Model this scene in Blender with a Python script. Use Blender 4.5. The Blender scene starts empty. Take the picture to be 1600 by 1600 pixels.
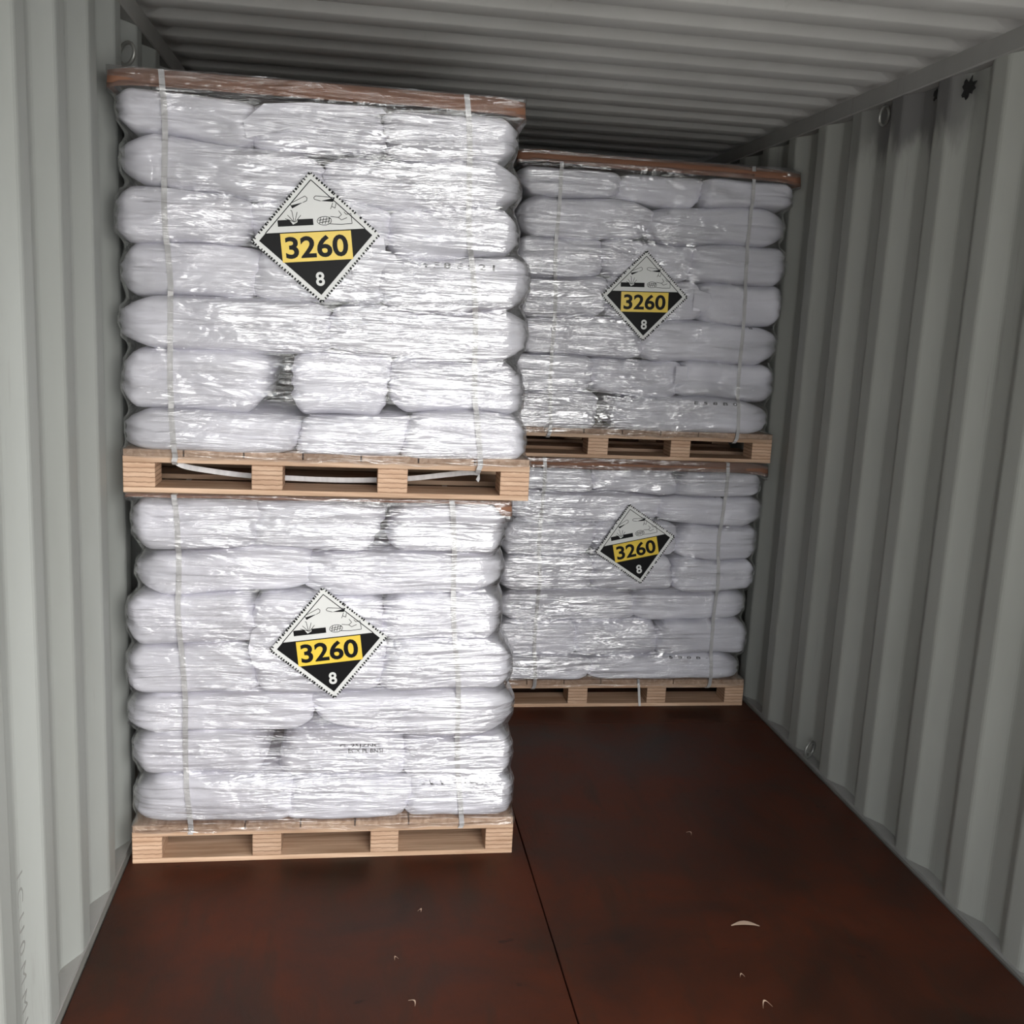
import bpy, bmesh, math, random
import numpy as np
from mathutils import Vector, Matrix, noise
from mathutils.bvhtree import BVHTree

random.seed(7)
S = bpy.context.scene
COL = S.collection

# ------------------------------------------------------------------ camera, light, exposure
cam_data = bpy.data.cameras.new('camera')
cam = bpy.data.objects.new('camera', cam_data)
COL.objects.link(cam)
S.camera = cam
cam_data.sensor_width = 36.0
cam_data.lens = 36.0 * 1621.0 / 1600.0
cam_data.clip_start = 0.05
r_ = Vector((0.98836133, -0.14417067, 0.04854593))      # right
d_ = Vector((0.020519, -0.18986068, -0.9815966))        # down
f_ = Vector((0.1507344, 0.97116823, -0.18469272))       # forward
m3 = Matrix((r_, -d_, -f_)).transposed()
cam.matrix_world = Matrix.Translation((0.6364, 0.0, 1.602)) @ m3.to_4x4()

world = bpy.data.worlds.new('overcast_sky')
S.world = world
world.use_nodes = True
bg = world.node_tree.nodes['Background']
bg.inputs['Color'].default_value = (0.93, 0.97, 1.0, 1)
bg.inputs['Strength'].default_value = 2.8

sun_data = bpy.data.lights.new('hazy_sun', 'SUN')        # the bright, hazed-over side of the sky, right behind the open doors
sun_data.energy = 5.6
sun_data.angle = math.radians(60)
sun_data.color = (1.0, 0.97, 0.93)
sun = bpy.data.objects.new('hazy_sun', sun_data)
COL.objects.link(sun)
sun.location = (6, -8, 6)
_az, _el = math.radians(27), math.radians(14)
_to = Vector((math.sin(_az) * math.cos(_el), -math.cos(_az) * math.cos(_el), math.sin(_el)))
sun.rotation_euler = _to.to_track_quat('Z', 'Y').to_euler()

# second sun, added only to bounce fill light off the yard onto the roof
yard_data = bpy.data.lights.new('yard_fill_sun', 'SUN')
yard_data.energy = 18.5
yard_data.angle = math.radians(2)
yard_fill_sun = bpy.data.objects.new('yard_fill_sun', yard_data)
COL.objects.link(yard_fill_sun)
yard_fill_sun.location = (4, 9, 9)
yard_fill_sun.rotation_euler = Vector((0.35, 0.62, 0.80)).normalized().to_track_quat('Z', 'Y').to_euler()

S.view_settings.view_transform = 'Standard'
S.view_settings.look = 'None'
S.view_settings.gamma = 1.0
S.view_settings.use_curve_mapping = False
S.view_settings.exposure = -0.08
try:
    S.cycles.max_bounces = 10
    S.cycles.diffuse_bounces = 6
    S.cycles.transparent_max_bounces = 24
    S.cycles.sample_clamp_indirect = 6.0
    S.cycles.caustics_reflective = False
except Exception:
    pass

# ------------------------------------------------------------------ dimensions
W = 2.352          # clear width between the corrugated side walls
H = 2.418          # underside of the roof
YO = 0.35          # plane of the open doors
YB = 6.00          # front end of the container

# ------------------------------------------------------------------ small helpers
def mat(name):
    m = bpy.data.materials.new(name)
    m.use_nodes = True
    nt = m.node_tree
    return m, nt, nt.nodes['Principled BSDF']

def N(nt, t, **kw):
    n = nt.nodes.new(t)
    for k, v in kw.items():
        if k in n.inputs:
            n.inputs[k].default_value = v
        else:
            setattr(n, k, v)
    return n

def ramp(nt, stops):
    n = nt.nodes.new('ShaderNodeValToRGB')
    els = n.color_ramp.elements
    while len(els) < len(stops):
        els.new(0.5)
    for e, (p, c) in zip(els, stops):
        e.position = p
        e.color = (c[0], c[1], c[2], 1)
    return n

def mapping(nt, coord, scale, rot=(0, 0, 0)):
    tc = nt.nodes.new('ShaderNodeTexCoord')
    mp = nt.nodes.new('ShaderNodeMapping')
    mp.inputs['Scale'].default_value = scale
    mp.inputs['Rotation'].default_value = rot
    nt.links.new(tc.outputs[coord], mp.inputs['Vector'])
    return mp.outputs['Vector']

def noise_tex(nt, vec, scale, detail=4, rough=0.55, dist=0.0, kind='FBM'):
    n = nt.nodes.new('ShaderNodeTexNoise')
    n.noise_type = kind
    n.inputs['Scale'].default_value = scale
    n.inputs['Detail'].default_value = detail
    n.inputs['Roughness'].default_value = rough
    n.inputs['Distortion'].default_value = dist
    if vec is not None:
        nt.links.new(vec, n.inputs['Vector'])
    return n

def mixc(nt, fac, a, b, mode='MIX'):
    n = nt.nodes.new('ShaderNodeMix')
    n.data_type = 'RGBA'
    n.blend_type = mode
    for sock, v in ((n.inputs[0], fac), (n.inputs[6], a), (n.inputs[7], b)):
        if hasattr(v, 'is_linked'):
            nt.links.new(v, sock)
        elif isinstance(v, (int, float)):
            sock.default_value = v
        else:
            sock.default_value = (v[0], v[1], v[2], 1)
    return n.outputs[2]

def bump(nt, height, strength, dist, prev=None):
    b = nt.nodes.new('ShaderNodeBump')
    b.inputs['Strength'].default_value = strength
    b.inputs['Distance'].default_value = dist
    nt.links.new(height, b.inputs['Height'])
    if prev is not None:
        nt.links.new(prev, b.inputs['Normal'])
    return b.outputs['Normal']

def link_mesh(name, verts, faces, material, parent=None, smooth=False):
    me = bpy.data.meshes.new(name)
    me.from_pydata([tuple(v) for v in verts], [], faces)
    me.validate()
    me.update()
    if material:
        me.materials.append(material)
    if smooth:
        me.polygons.foreach_set('use_smooth', [True] * len(me.polygons))
    o = bpy.data.objects.new(name, me)
    COL.objects.link(o)
    if parent is not None:
        o.parent = parent
    return o

def box_geo(x0, x1, y0, y1, z0, z1):
    v = [(x0, y0, z0), (x1, y0, z0), (x1, y1, z0), (x0, y1, z0), (x0, y0, z1), (x1, y0, z1), (x1, y1, z1), (x0, y1, z1)]
    f = [(0, 3, 2, 1), (4, 5, 6, 7), (0, 1, 5, 4), (1, 2, 6, 5), (2, 3, 7, 6), (3, 0, 4, 7)]
    return v, f

def box(name, x0, x1, y0, y1, z0, z1, material, parent=None, bevel=0.0):
    v, f = box_geo(x0, x1, y0, y1, z0, z1)
    if bevel <= 0:
        return link_mesh(name, v, f, material, parent)
    me = bpy.data.meshes.new(name)
    bm = bmesh.new()
    vs = [bm.verts.new(p) for p in v]
    for q in f:
        bm.faces.new([vs[i] for i in q])
    bmesh.ops.bevel(bm, geom=list(bm.edges), offset=bevel, segments=1, affect='EDGES')
    bm.to_mesh(me)
    bm.free()
    me.materials.append(material)
    o = bpy.data.objects.new(name, me)
    COL.objects.link(o)
    if parent is not None:
        o.parent = parent
    return o

def share(o, name, loc, parent):
    c = o.copy()
    c.name = name
    COL.objects.link(c)
    c.parent = parent
    c.location = loc
    return c

def tag(o, label=None, cat=None, group=None, kind=None):
    if label: o['label'] = label
    if cat: o['category'] = cat
    if group: o['group'] = group
    if kind: o['kind'] = kind
    return o

def empty(name, loc):
    o = bpy.data.objects.new(name, None)
    COL.objects.link(o)
    o.location = loc
    o.empty_display_size = 0.1
    return o

def tube(name, pts, r, material, parent=None, seg=10, closed=False):
    verts, faces = [], []
    pts = [Vector(p) for p in pts]
    n = len(pts)
    prev = None
    for i, p in enumerate(pts):
        a = pts[(i - 1) % n] if (closed or i > 0) else p
        b = pts[(i + 1) % n] if (closed or i < n - 1) else p
        t = (b - a).normalized()
        if prev is None:
            u = t.orthogonal().normalized()
        else:
            u = (prev - t * prev.dot(t)).normalized()
        prev = u
        w = t.cross(u)
        for k in range(seg):
            an = 2 * math.pi * k / seg
            verts.append(p + u * (r * math.cos(an)) + w * (r * math.sin(an)))
    last = n if closed else n - 1
    for i in range(last):
        j = (i + 1) % n
        for k in range(seg):
            k2 = (k + 1) % seg
            faces.append((i * seg + k, i * seg + k2, j * seg + k2, j * seg + k))
    if not closed:
        faces.append(tuple(range(seg - 1, -1, -1)))
        faces.append(tuple((n - 1) * seg + k for k in range(seg)))
    return link_mesh(name, verts, faces, material, parent, smooth=True)

# ------------------------------------------------------------------ materials
def make_wall_paint(name, base, dark, stain):
    m, nt, b = mat(name)
    v = mapping(nt, 'Object', (1, 1, 0.25))
    n1 = noise_tex(nt, v, 3.0, 5, 0.6)
    c1 = ramp(nt, [(0.3, dark), (0.65, base)])
    nt.links.new(n1.outputs['Fac'], c1.inputs['Fac'])
    v2 = mapping(nt, 'Object', (9, 9, 0.7))
    n2 = noise_tex(nt, v2, 2.2, 6, 0.7)
    r2 = ramp(nt, [(0.62, (0, 0, 0)), (0.78, (1, 1, 1))])
    nt.links.new(n2.outputs['Fac'], r2.inputs['Fac'])
    g = N(nt, 'ShaderNodeMath', operation='MULTIPLY')
    nt.links.new(r2.outputs['Color'], g.inputs[0])
    g.inputs[1].default_value = 0.35
    c = mixc(nt, g.outputs[0], c1.outputs['Color'], stain)
    nt.links.new(c, b.inputs['Base Color'])
    b.inputs['Roughness'].default_value = 0.6
    b.inputs['Specular IOR Level'].default_value = 0.2
    n3 = noise_tex(nt, mapping(nt, 'Object', (1, 1, 1)), 60, 3)
    nt.links.new(bump(nt, n3.outputs['Fac'], 0.05, 0.002), b.inputs['Normal'])
    return m

M_WALL = make_wall_paint('container_wall_paint', (0.325, 0.337, 0.322), (0.28, 0.29, 0.272), (0.15, 0.14, 0.115))
def make_dark_topped_wall():  # wall paint with a darker, noise-edged patch near the top, partway along
    m = make_wall_paint('dark_topped_wall_paint', (0.36, 0.363, 0.335), (0.305, 0.308, 0.28), (0.15, 0.14, 0.115))
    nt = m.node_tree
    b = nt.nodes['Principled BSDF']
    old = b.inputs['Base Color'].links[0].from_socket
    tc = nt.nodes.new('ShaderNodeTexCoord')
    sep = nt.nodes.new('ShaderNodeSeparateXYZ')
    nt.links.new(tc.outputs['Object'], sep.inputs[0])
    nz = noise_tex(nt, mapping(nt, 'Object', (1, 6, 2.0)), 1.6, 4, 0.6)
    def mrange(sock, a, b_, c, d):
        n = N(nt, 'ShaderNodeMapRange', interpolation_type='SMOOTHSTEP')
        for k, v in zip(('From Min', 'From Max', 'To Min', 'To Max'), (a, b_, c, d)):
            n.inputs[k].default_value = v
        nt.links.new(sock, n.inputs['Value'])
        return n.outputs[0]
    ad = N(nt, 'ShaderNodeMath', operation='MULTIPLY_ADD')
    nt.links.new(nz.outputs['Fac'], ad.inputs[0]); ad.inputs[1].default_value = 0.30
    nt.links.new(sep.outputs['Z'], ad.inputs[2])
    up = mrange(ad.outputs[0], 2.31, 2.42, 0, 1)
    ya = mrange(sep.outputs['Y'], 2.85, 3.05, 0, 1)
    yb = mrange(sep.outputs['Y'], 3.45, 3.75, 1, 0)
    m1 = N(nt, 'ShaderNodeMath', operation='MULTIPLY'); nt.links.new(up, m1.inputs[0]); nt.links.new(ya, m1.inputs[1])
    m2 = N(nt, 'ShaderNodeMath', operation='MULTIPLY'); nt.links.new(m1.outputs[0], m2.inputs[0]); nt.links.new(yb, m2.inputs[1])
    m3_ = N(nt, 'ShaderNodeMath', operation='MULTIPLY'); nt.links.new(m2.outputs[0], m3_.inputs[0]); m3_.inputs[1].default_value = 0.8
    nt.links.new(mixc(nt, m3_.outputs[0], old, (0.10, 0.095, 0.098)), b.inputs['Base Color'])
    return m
M_DARKTOP = make_dark_topped_wall()
M_ROOF = make_wall_paint('container_roof_paint', (0.48, 0.475, 0.46), (0.425, 0.42, 0.405), (0.22, 0.21, 0.19))
M_RAIL = make_wall_paint('container_rail_paint', (0.33, 0.325, 0.31), (0.28, 0.275, 0.26), (0.15, 0.14, 0.125))

def make_floor():
    m, nt, b = mat('worn_red_plywood')
    v = mapping(nt, 'Object', (1, 1, 1))
    n1 = noise_tex(nt, v, 2.3, 6, 0.62, 0.4)
    c1 = ramp(nt, [(0.30, (0.024, 0.0115, 0.0075)), (0.46, (0.052, 0.0165, 0.0085)), (0.62, (0.080, 0.0205, 0.0090)), (0.8, (0.082, 0.034, 0.018))])
    nt.links.new(n1.outputs['Fac'], c1.inputs['Fac'])
    n2 = noise_tex(nt, mapping(nt, 'Object', (6, 1.2, 1)), 2.0, 5, 0.6)
    r2 = ramp(nt, [(0.52, (0, 0, 0)), (0.70, (1, 1, 1))])
    nt.links.new(n2.outputs['Fac'], r2.inputs['Fac'])
    k = N(nt, 'ShaderNodeMath', operation='MULTIPLY')
    nt.links.new(r2.outputs['Color'], k.inputs[0]); k.inputs[1].default_value = 0.5
    c = mixc(nt, k.outputs[0], c1.outputs['Color'], (0.030, 0.019, 0.012))
    # small dark knots and nicks
    n3 = noise_tex(nt, mapping(nt, 'Object', (10, 22, 1)), 1.0, 3, 0.5)
    r3 = ramp(nt, [(0.70, (0, 0, 0)), (0.76, (1, 1, 1))])
    nt.links.new(n3.outputs['Fac'], r3.inputs['Fac'])
    k3 = N(nt, 'ShaderNodeMath', operation='MULTIPLY')
    nt.links.new(r3.outputs['Color'], k3.inputs[0]); k3.inputs[1].default_value = 0.7
    c = mixc(nt, k3.outputs[0], c, (0.012, 0.006, 0.005))
    nt.links.new(c, b.inputs['Base Color'])
    rr = ramp(nt, [(0.3, (0.42,) * 3), (0.7, (0.62,) * 3)])
    nt.links.new(n1.outputs['Fac'], rr.inputs['Fac'])
    nt.links.new(rr.outputs['Color'], b.inputs['Roughness'])
    b.inputs['Specular IOR Level'].default_value = 0.18
    n4 = noise_tex(nt, mapping(nt, 'Object', (30, 6, 1)), 4, 4)
    nt.links.new(bump(nt, n4.outputs['Fac'], 0.12, 0.004), b.inputs['Normal'])
    return m
M_FLOOR = make_floor()

def plain(name, col, rough=0.5, metal=0.0, spec=0.5, var=0.12, scale=8.0):
    m, nt, b = mat(name)
    n1 = noise_tex(nt, mapping(nt, 'Object', (1, 1, 1)), scale, 4)
    r = ramp(nt, [(0.3, tuple(c * (1 - var) for c in col)), (0.7, tuple(min(1, c * (1 + var * 0.5)) for c in col))])
    nt.links.new(n1.outputs['Fac'], r.inputs['Fac'])
    nt.links.new(r.outputs['Color'], b.inputs['Base Color'])
    b.inputs['Roughness'].default_value = rough
    b.inputs['Metallic'].default_value = metal
    b.inputs['Specular IOR Level'].default_value = spec
    return m

M_GROUND = plain('yard_concrete', (0.50, 0.49, 0.47), 0.9)
M_EDGE = plain('steel_floor_strip', (0.30, 0.29, 0.27), 0.35, 0.6)
M_RING = plain('galvanised_rod', (0.30, 0.30, 0.28), 0.35, 0.5)
M_BLACK = plain('black_tar', (0.006, 0.006, 0.006), 0.7)
M_SHAVE = plain('pale_wood_shaving', (0.62, 0.45, 0.34), 0.8)
M_FAINT = plain('faded_grey_stencil', (0.29, 0.295, 0.28), 0.7)

def make_sack():
    m, nt, b = mat('white_woven_sack')
    n1 = noise_tex(nt, mapping(nt, 'Object', (1, 1, 1)), 5.0, 4)
    r = ramp(nt, [(0.3, (0.70, 0.69, 0.75)), (0.7, (0.78, 0.77, 0.82))])
    nt.links.new(n1.outputs['Fac'], r.inputs['Fac'])
    nt.links.new(r.outputs['Color'], b.inputs['Base Color'])
    b.inputs['Roughness'].default_value = 0.48
    b.inputs['Specular IOR Level'].default_value = 0.4
    v = mapping(nt, 'Object', (1, 1, 1.7))
    na = noise_tex(nt, v, 9.0, 3, 0.5, 0.8, 'RIDGED_MULTIFRACTAL')
    nb = noise_tex(nt, mapping(nt, 'Object', (0.6, 1, 2.5)), 22.0, 3, 0.5, 0.5)
    p = bump(nt, na.outputs['Fac'], 0.16, 0.012)
    p = bump(nt, nb.outputs['Fac'], 0.22, 0.006, p)
    nt.links.new(p, b.inputs['Normal'])
    return m
M_SACK = make_sack()
M_PAPER = plain('white_paper', (0.72, 0.72, 0.74), 0.6)
M_INK = plain('faded_black_ink', (0.03, 0.03, 0.035), 0.6)

def make_wood(name, scale, dark, light, bands=None):
    m, nt, b = mat(name)
    oi = nt.nodes.new('ShaderNodeObjectInfo')
    v = mapping(nt, 'Object', scale)
    add = N(nt, 'ShaderNodeVectorMath', operation='ADD')
    sc = N(nt, 'ShaderNodeVectorMath', operation='SCALE')
    cmb = nt.nodes.new('ShaderNodeCombineXYZ')
    for i in range(3):
        nt.links.new(oi.outputs['Random'], cmb.inputs[i])
    nt.links.new(cmb.outputs[0], sc.inputs[0]); sc.inputs['Scale'].default_value = 37.0
    nt.links.new(v, add.inputs[0]); nt.links.new(sc.outputs[0], add.inputs[1])
    n1 = noise_tex(nt, add.outputs[0], 1.0, 5, 0.6, 0.6)
    r = ramp(nt, [(0.28, dark), (0.5, tuple((a + c) / 2 for a, c in zip(dark, light))), (0.68, light)])
    nt.links.new(n1.outputs['Fac'], r.inputs['Fac'])
    c = r.outputs['Color']
    if bands:
        w = nt.nodes.new('ShaderNodeTexWave')
        w.wave_type = 'BANDS'; w.bands_direction = 'Z'; w.wave_profile = 'SAW'
        w.inputs['Scale'].default_value = bands
        w.inputs['Distortion'].default_value = 1.4
        w.inputs['Detail'].default_value = 2
        w.inputs['Detail Scale'].default_value = 2
        tc = nt.nodes.new('ShaderNodeTexCoord')
        nt.links.new(tc.outputs['Object'], w.inputs['Vector'])
        rb = ramp(nt, [(0.0, (1, 1, 1)), (0.12, (1, 1, 1)), (0.30, (0, 0, 0))])
        nt.links.new(w.outputs['Fac'], rb.inputs['Fac'])
        k = N(nt, 'ShaderNodeMath', operation='MULTIPLY')
        nt.links.new(rb.outputs['Color'], k.inputs[0]); k.inputs[1].default_value = 0.7
        c = mixc(nt, k.outputs[0], c, (0.19, 0.10, 0.055))
    hsv = nt.nodes.new('ShaderNodeHueSaturation')
    mr = N(nt, 'ShaderNodeMapRange')
    mr.inputs['To Min'].default_value = 0.82; mr.inputs['To Max'].default_value = 1.1
    nt.links.new(oi.outputs['Random'], mr.inputs['Value'])
    nt.links.new(mr.outputs[0], hsv.inputs['Value'])
    nt.links.new(c, hsv.inputs['Color'])
    nt.links.new(hsv.outputs['Color'], b.inputs['Base Color'])
    b.inputs['Roughness'].default_value = 0.65
    b.inputs['Specular IOR Level'].default_value = 0.3
    nt.links.new(bump(nt, n1.outputs['Fac'], 0.15, 0.002), b.inputs['Normal'])
    return m
M_WOODX = make_wood('pine_board_along', (3, 60, 60), (0.36, 0.215, 0.13), (0.66, 0.47, 0.335))
M_WOODY = make_wood('pine_board_across', (60, 3, 60), (0.36, 0.215, 0.13), (0.66, 0.47, 0.335))
M_BLOCK = make_wood('laminated_block', (6, 6, 70), (0.45, 0.275, 0.175), (0.66, 0.46, 0.325), bands=24.0)
M_CARD = plain('brown_cardboard', (0.235, 0.112, 0.068), 0.7, 0, 0.3, 0.15, 5)

def make_strap():
    m, nt, b = mat('translucent_white_strap')
    n1 = noise_tex(nt, mapping(nt, 'Object', (30, 30, 6)), 3.0, 3)
    r = ramp(nt, [(0.3, (0.50, 0.49, 0.49)), (0.7, (0.60, 0.59, 0.59))])
    nt.links.new(n1.outputs['Fac'], r.inputs['Fac'])
    nt.links.new(r.outputs['Color'], b.inputs['Base Color'])
    b.inputs['Roughness'].default_value = 0.35
    return m
M_STRAP = make_strap()

def make_film():
    m = bpy.data.materials.new('clear_stretch_film')
    m.use_nodes = True
    nt = m.node_tree
    nt.nodes.clear()
    out = nt.nodes.new('ShaderNodeOutputMaterial')
    uv = nt.nodes.new('ShaderNodeUVMap'); uv.uv_map = 'wrap'
    def mp(scale, rot=0.0):
        n = nt.nodes.new('ShaderNodeMapping')
        n.inputs['Scale'].default_value = scale
        n.inputs['Rotation'].default_value = (0, 0, rot)
        nt.links.new(uv.outputs[0], n.inputs['Vector'])
        return n.outputs['Vector']
    # long horizontal stretch lines, slightly bent; a second family pulled at a slant; soft billows
    n1 = noise_tex(nt, mp((3.2, 62, 1)), 1.0, 5, 0.55, 0.5, 'RIDGED_MULTIFRACTAL')
    n2 = noise_tex(nt, mp((4.0, 40, 1), 0.16), 1.0, 4, 0.55, 0.9)
    n3 = noise_tex(nt, mp((5, 9, 1)), 1.0, 3, 0.5, 0.6)
    n4 = noise_tex(nt, mp((9, 52, 1), -0.5), 1.0, 4, 0.5, 0.6, 'RIDGED_MULTIFRACTAL')
    p = bump(nt, n3.outputs['Fac'], 0.6, 0.030)
    p = bump(nt, n2.outputs['Fac'], 0.8, 0.016, p)
    p = bump(nt, n1.outputs['Fac'], 0.6, 0.007, p)
    p = bump(nt, n4.outputs['Fac'], 0.4, 0.005, p)
    fr = nt.nodes.new('ShaderNodeFresnel')
    fr.inputs['IOR'].default_value = 1.5
    nt.links.new(p, fr.inputs['Normal'])
    # more turns of film in some bands than in others
    n5 = noise_tex(nt, mp((1.6, 5.0, 1), 0.25), 1.0, 3, 0.55, 1.0)
    lay = N(nt, 'ShaderNodeMapRange')
    lay.inputs['From Min'].default_value = 0.32; lay.inputs['From Max'].default_value = 0.68
    lay.inputs['To Min'].default_value = 1.0; lay.inputs['To Max'].default_value = 5.6
    nt.links.new(n5.outputs['Fac'], lay.inputs['Value'])
    mul = N(nt, 'ShaderNodeMath', operation='MULTIPLY'); mul.use_clamp = True
    nt.links.new(fr.outputs[0], mul.inputs[0]); nt.links.new(lay.outputs[0], mul.inputs[1])
    gl = nt.nodes.new('ShaderNodeBsdfAnisotropic') if False else nt.nodes.new('ShaderNodeBsdfGlossy')
    gl.inputs['Color'].default_value = (1, 1, 1, 1)
    gl.inputs['Roughness'].default_value = 0.12
    nt.links.new(p, gl.inputs['Normal'])
    tr = nt.nodes.new('ShaderNodeBsdfTransparent')
    tr.inputs['Color'].default_value = (0.97, 0.97, 0.975, 1)
    df = nt.nodes.new('ShaderNodeBsdfDiffuse')
    df.inputs['Color'].default_value = (0.8, 0.8, 0.82, 1)
    nt.links.new(p, df.inputs['Normal'])
    mh = nt.nodes.new('ShaderNodeMixShader'); mh.inputs[0].default_value = 0.045
    nt.links.new(tr.outputs[0], mh.inputs[1]); nt.links.new(df.outputs[0], mh.inputs[2])
    mx = nt.nodes.new('ShaderNodeMixShader')
    cap_ = N(nt, 'ShaderNodeMath', operation='MINIMUM')
    nt.links.new(mul.outputs[0], cap_.inputs[0]); cap_.inputs[1].default_value = 0.5
    nt.links.new(cap_.outputs[0], mx.inputs[0])
    nt.links.new(mh.outputs[0], mx.inputs[1]); nt.links.new(gl.outputs[0], mx.inputs[2])
    nt.links.new(mx.outputs[0], out.inputs['Surface'])
    return m
M_FILM = make_film()
M_PLW = plain('placard_white', (0.64, 0.645, 0.63), 0.4, 0, 0.35, 0.05)
M_PLK = plain('placard_black', (0.006, 0.006, 0.0065), 0.4, 0, 0.10, 0.05)
M_PLY = plain('placard_yellow', (0.74, 0.52, 0.045), 0.35, 0, 0.5, 0.10)

# ------------------------------------------------------------------ the container
def wall_profile(phase, depth=0.036, pitch=0.28):
    """(y, outward offset) along the wall; a recess opens at phase + k*pitch."""
    pts = []
    k = math.floor((YO - phase) / pitch) - 1
    while phase + k * pitch < YB + pitch:
        y = phase + k * pitch
        pts += [(y, 0), (y + 0.066, depth), (y + 0.142, depth), (y + 0.208, 0)]
        k += 1
    clip = []
    for (a, oa), (b, ob) in zip(pts, pts[1:]):
        if b <= YO or a >= YB: continue
        if a < YO:
            t = (YO - a) / (b - a); a, oa = YO, oa + (ob - oa) * t
        if b > YB:
            t = (YB - a) / (b - a); b, ob = YB, oa + (ob - oa) * t
        if not clip: clip.append((a, oa))
        clip.append((b, ob))
    return clip

def corrugated_wall(name, x, sgn, phase):
    prof = wall_profile(phase)
    verts, faces = [], []
    zs = [-0.06, 0.016, 2.33, 2.40]
    for y, o in prof:
        for z in zs:
            verts.append((x + sgn * o, y, z))
    nz = len(zs)
    for i in range(len(prof) - 1):
        for j in range(nz - 1):
            q = (i * nz + j, (i + 1) * nz + j, (i + 1) * nz + j + 1, i * nz + j + 1)
            faces.append(q if sgn > 0 else q[::-1])
    o = link_mesh(name, verts, faces, M_WALL)
    md = o.modifiers.new('bevel', 'BEVEL'); md.width = 0.008; md.segments = 2; md.limit_method = 'ANGLE'; md.angle_limit = 0.3
    tag(o, kind='structure')
    return o

wall_r = corrugated_wall('wall_right', W, 1, 2.255 - 0.28 * 9)
wall_r.data.materials[0] = M_DARKTOP
wall_l = corrugated_wall('wall_left', 0.0, -1, 2.225 - 0.28 * 9)
for w, x0, x1, xs in ((wall_r, W - 0.004, W + 0.06, W), (wall_l, -0.06, 0.004, 0.0)):
    box('top_rail', x0, x1, YO, YB, 2.361, 2.43, M_RAIL, w, 0.004)
    box('bottom_rail', (x0 if xs == 0 else W - 0.001), (0.001 if xs == 0 else x1), YO, YB, -0.06, 0.013, M_RAIL, w)

def lashing_ring(wall, x, y, z, sgn):
    pts = []
    for k in range(18):
        a = 2 * math.pi * k / 18
        pts.append((x + 0.022 * math.cos(a) + 0.004 * math.sin(a), y + sgn * 0.012 * math.cos(a), z + 0.030 * math.sin(a)))
    tag(tube('lashing_ring', pts, 0.0055, M_RING, wall, 8, True), 'bare steel lashing ring')
lashing_ring(wall_r, W + 0.010, 3.44, 2.322, 1)
lashing_ring(wall_r, W + 0.008, 3.48, 0.050, 1)
lashing_ring(wall_l, -0.008, 3.17, 2.262, -1)
# the black ragged blotches under the right rail
def blotch(wall, x, y, z, r, seed):
    rnd = random.Random(seed)
    n = 22
    vs = [(x, y, z)]
    for k in range(n):
        a = 2 * math.pi * k / n
        q = r * rnd.uniform(0.55, 1.35)
        vs.append((x, y + q * 0.9 * math.cos(a), z + q * 0.75 * math.sin(a)))
    vs2 = [(v[0] - 0.0025, v[1], v[2]) for v in vs]
    fs = [(n + 1, n + 1 + 1 + k, n + 1 + 1 + (k + 1) % n) for k in range(n)]
    fs += [(1 + k, 1 + (k + 1) % n, n + 2 + (k + 1) % n, n + 2 + k) for k in range(n)]
    o = link_mesh('tar_blotch', vs + vs2, fs, M_BLACK, wall)
    tag(o, 'ragged black blotch')
blotch(wall_r, W + 0.004, 2.935, 2.312, 0.036, 3)
blotch(wall_r, W + 0.033, 3.155, 2.335, 0.020, 5)

# roof: one pressed sheet with cross ribs
def roof():
    pitch, ph = 0.209, 2.762 - 0.209 * 13
    ys = []
    k = 0
    while ph + k * pitch < YB + 0.3:
        y = ph + k * pitch
        ys += [(y - 0.017, 1), (y - 0.010, 0.88), (y + 0.009, 0.12), (y + 0.016, 0), (y + 0.098, 0), (y + 0.115, 1)]
        k += 1
    ys = [(y, a) for y, a in ys if YO - 0.1 < y < YB + 0.25]
    xs = [(-0.04, 0), (0.0, 0.0), (0.025, 0.25), (0.05, 0.8), (0.075, 1), (W / 2, 1), (W - 0.075, 1), (W - 0.05, 0.8), (W - 0.025, 0.25), (W, 0), (W + 0.04, 0)]
    verts = [(x, y, H + 0.030 * a * b) for y, a in ys for x, b in xs]
    nx = len(xs)
    faces = [(i * nx + j, (i + 1) * nx + j, (i + 1) * nx + j + 1, i * nx + j + 1) for i in range(len(ys) - 1) for j in range(nx - 1)]
    o = link_mesh('ceiling', verts, faces, M_ROOF, smooth=True)
    md = o.modifiers.new('split', 'EDGE_SPLIT'); md.split_angle = 0.6
    tag(o, kind='structure')
roof()

# end wall far behind the loads
def end_wall():
    verts, faces = [], []
    k = 0
    x = 0.0
    prof = []
    while x < W:
        prof += [(x, 0), (x + 0.04, 0.04), (x + 0.12, 0.04), (x + 0.16, 0)]
        x += 0.24
    prof = [(min(px, W), o) for px, o in prof]
    for px, o in prof:
        verts += [(px, YB + o - 0.03, -0.05), (px, YB + o - 0.03, 2.47)]
    for i in range(len(prof) - 1):
        faces.append((2 * i, 2 * i + 1, 2 * i + 3, 2 * i + 2))
    wb = tag(link_mesh('wall_back', verts, faces, M_WALL), kind='structure')
    box('end_header', -0.07, W + 0.07, YB - 0.02, YB + 0.25, 2.36, 2.50, M_RAIL, wb)
    for x0, x1 in ((-0.09, 0.004), (W - 0.004, W + 0.09)):
        box('corner_post', x0, x1, YB - 0.04, YB + 0.25, -0.06, 2.50, M_RAIL, wb)
end_wall()

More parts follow.
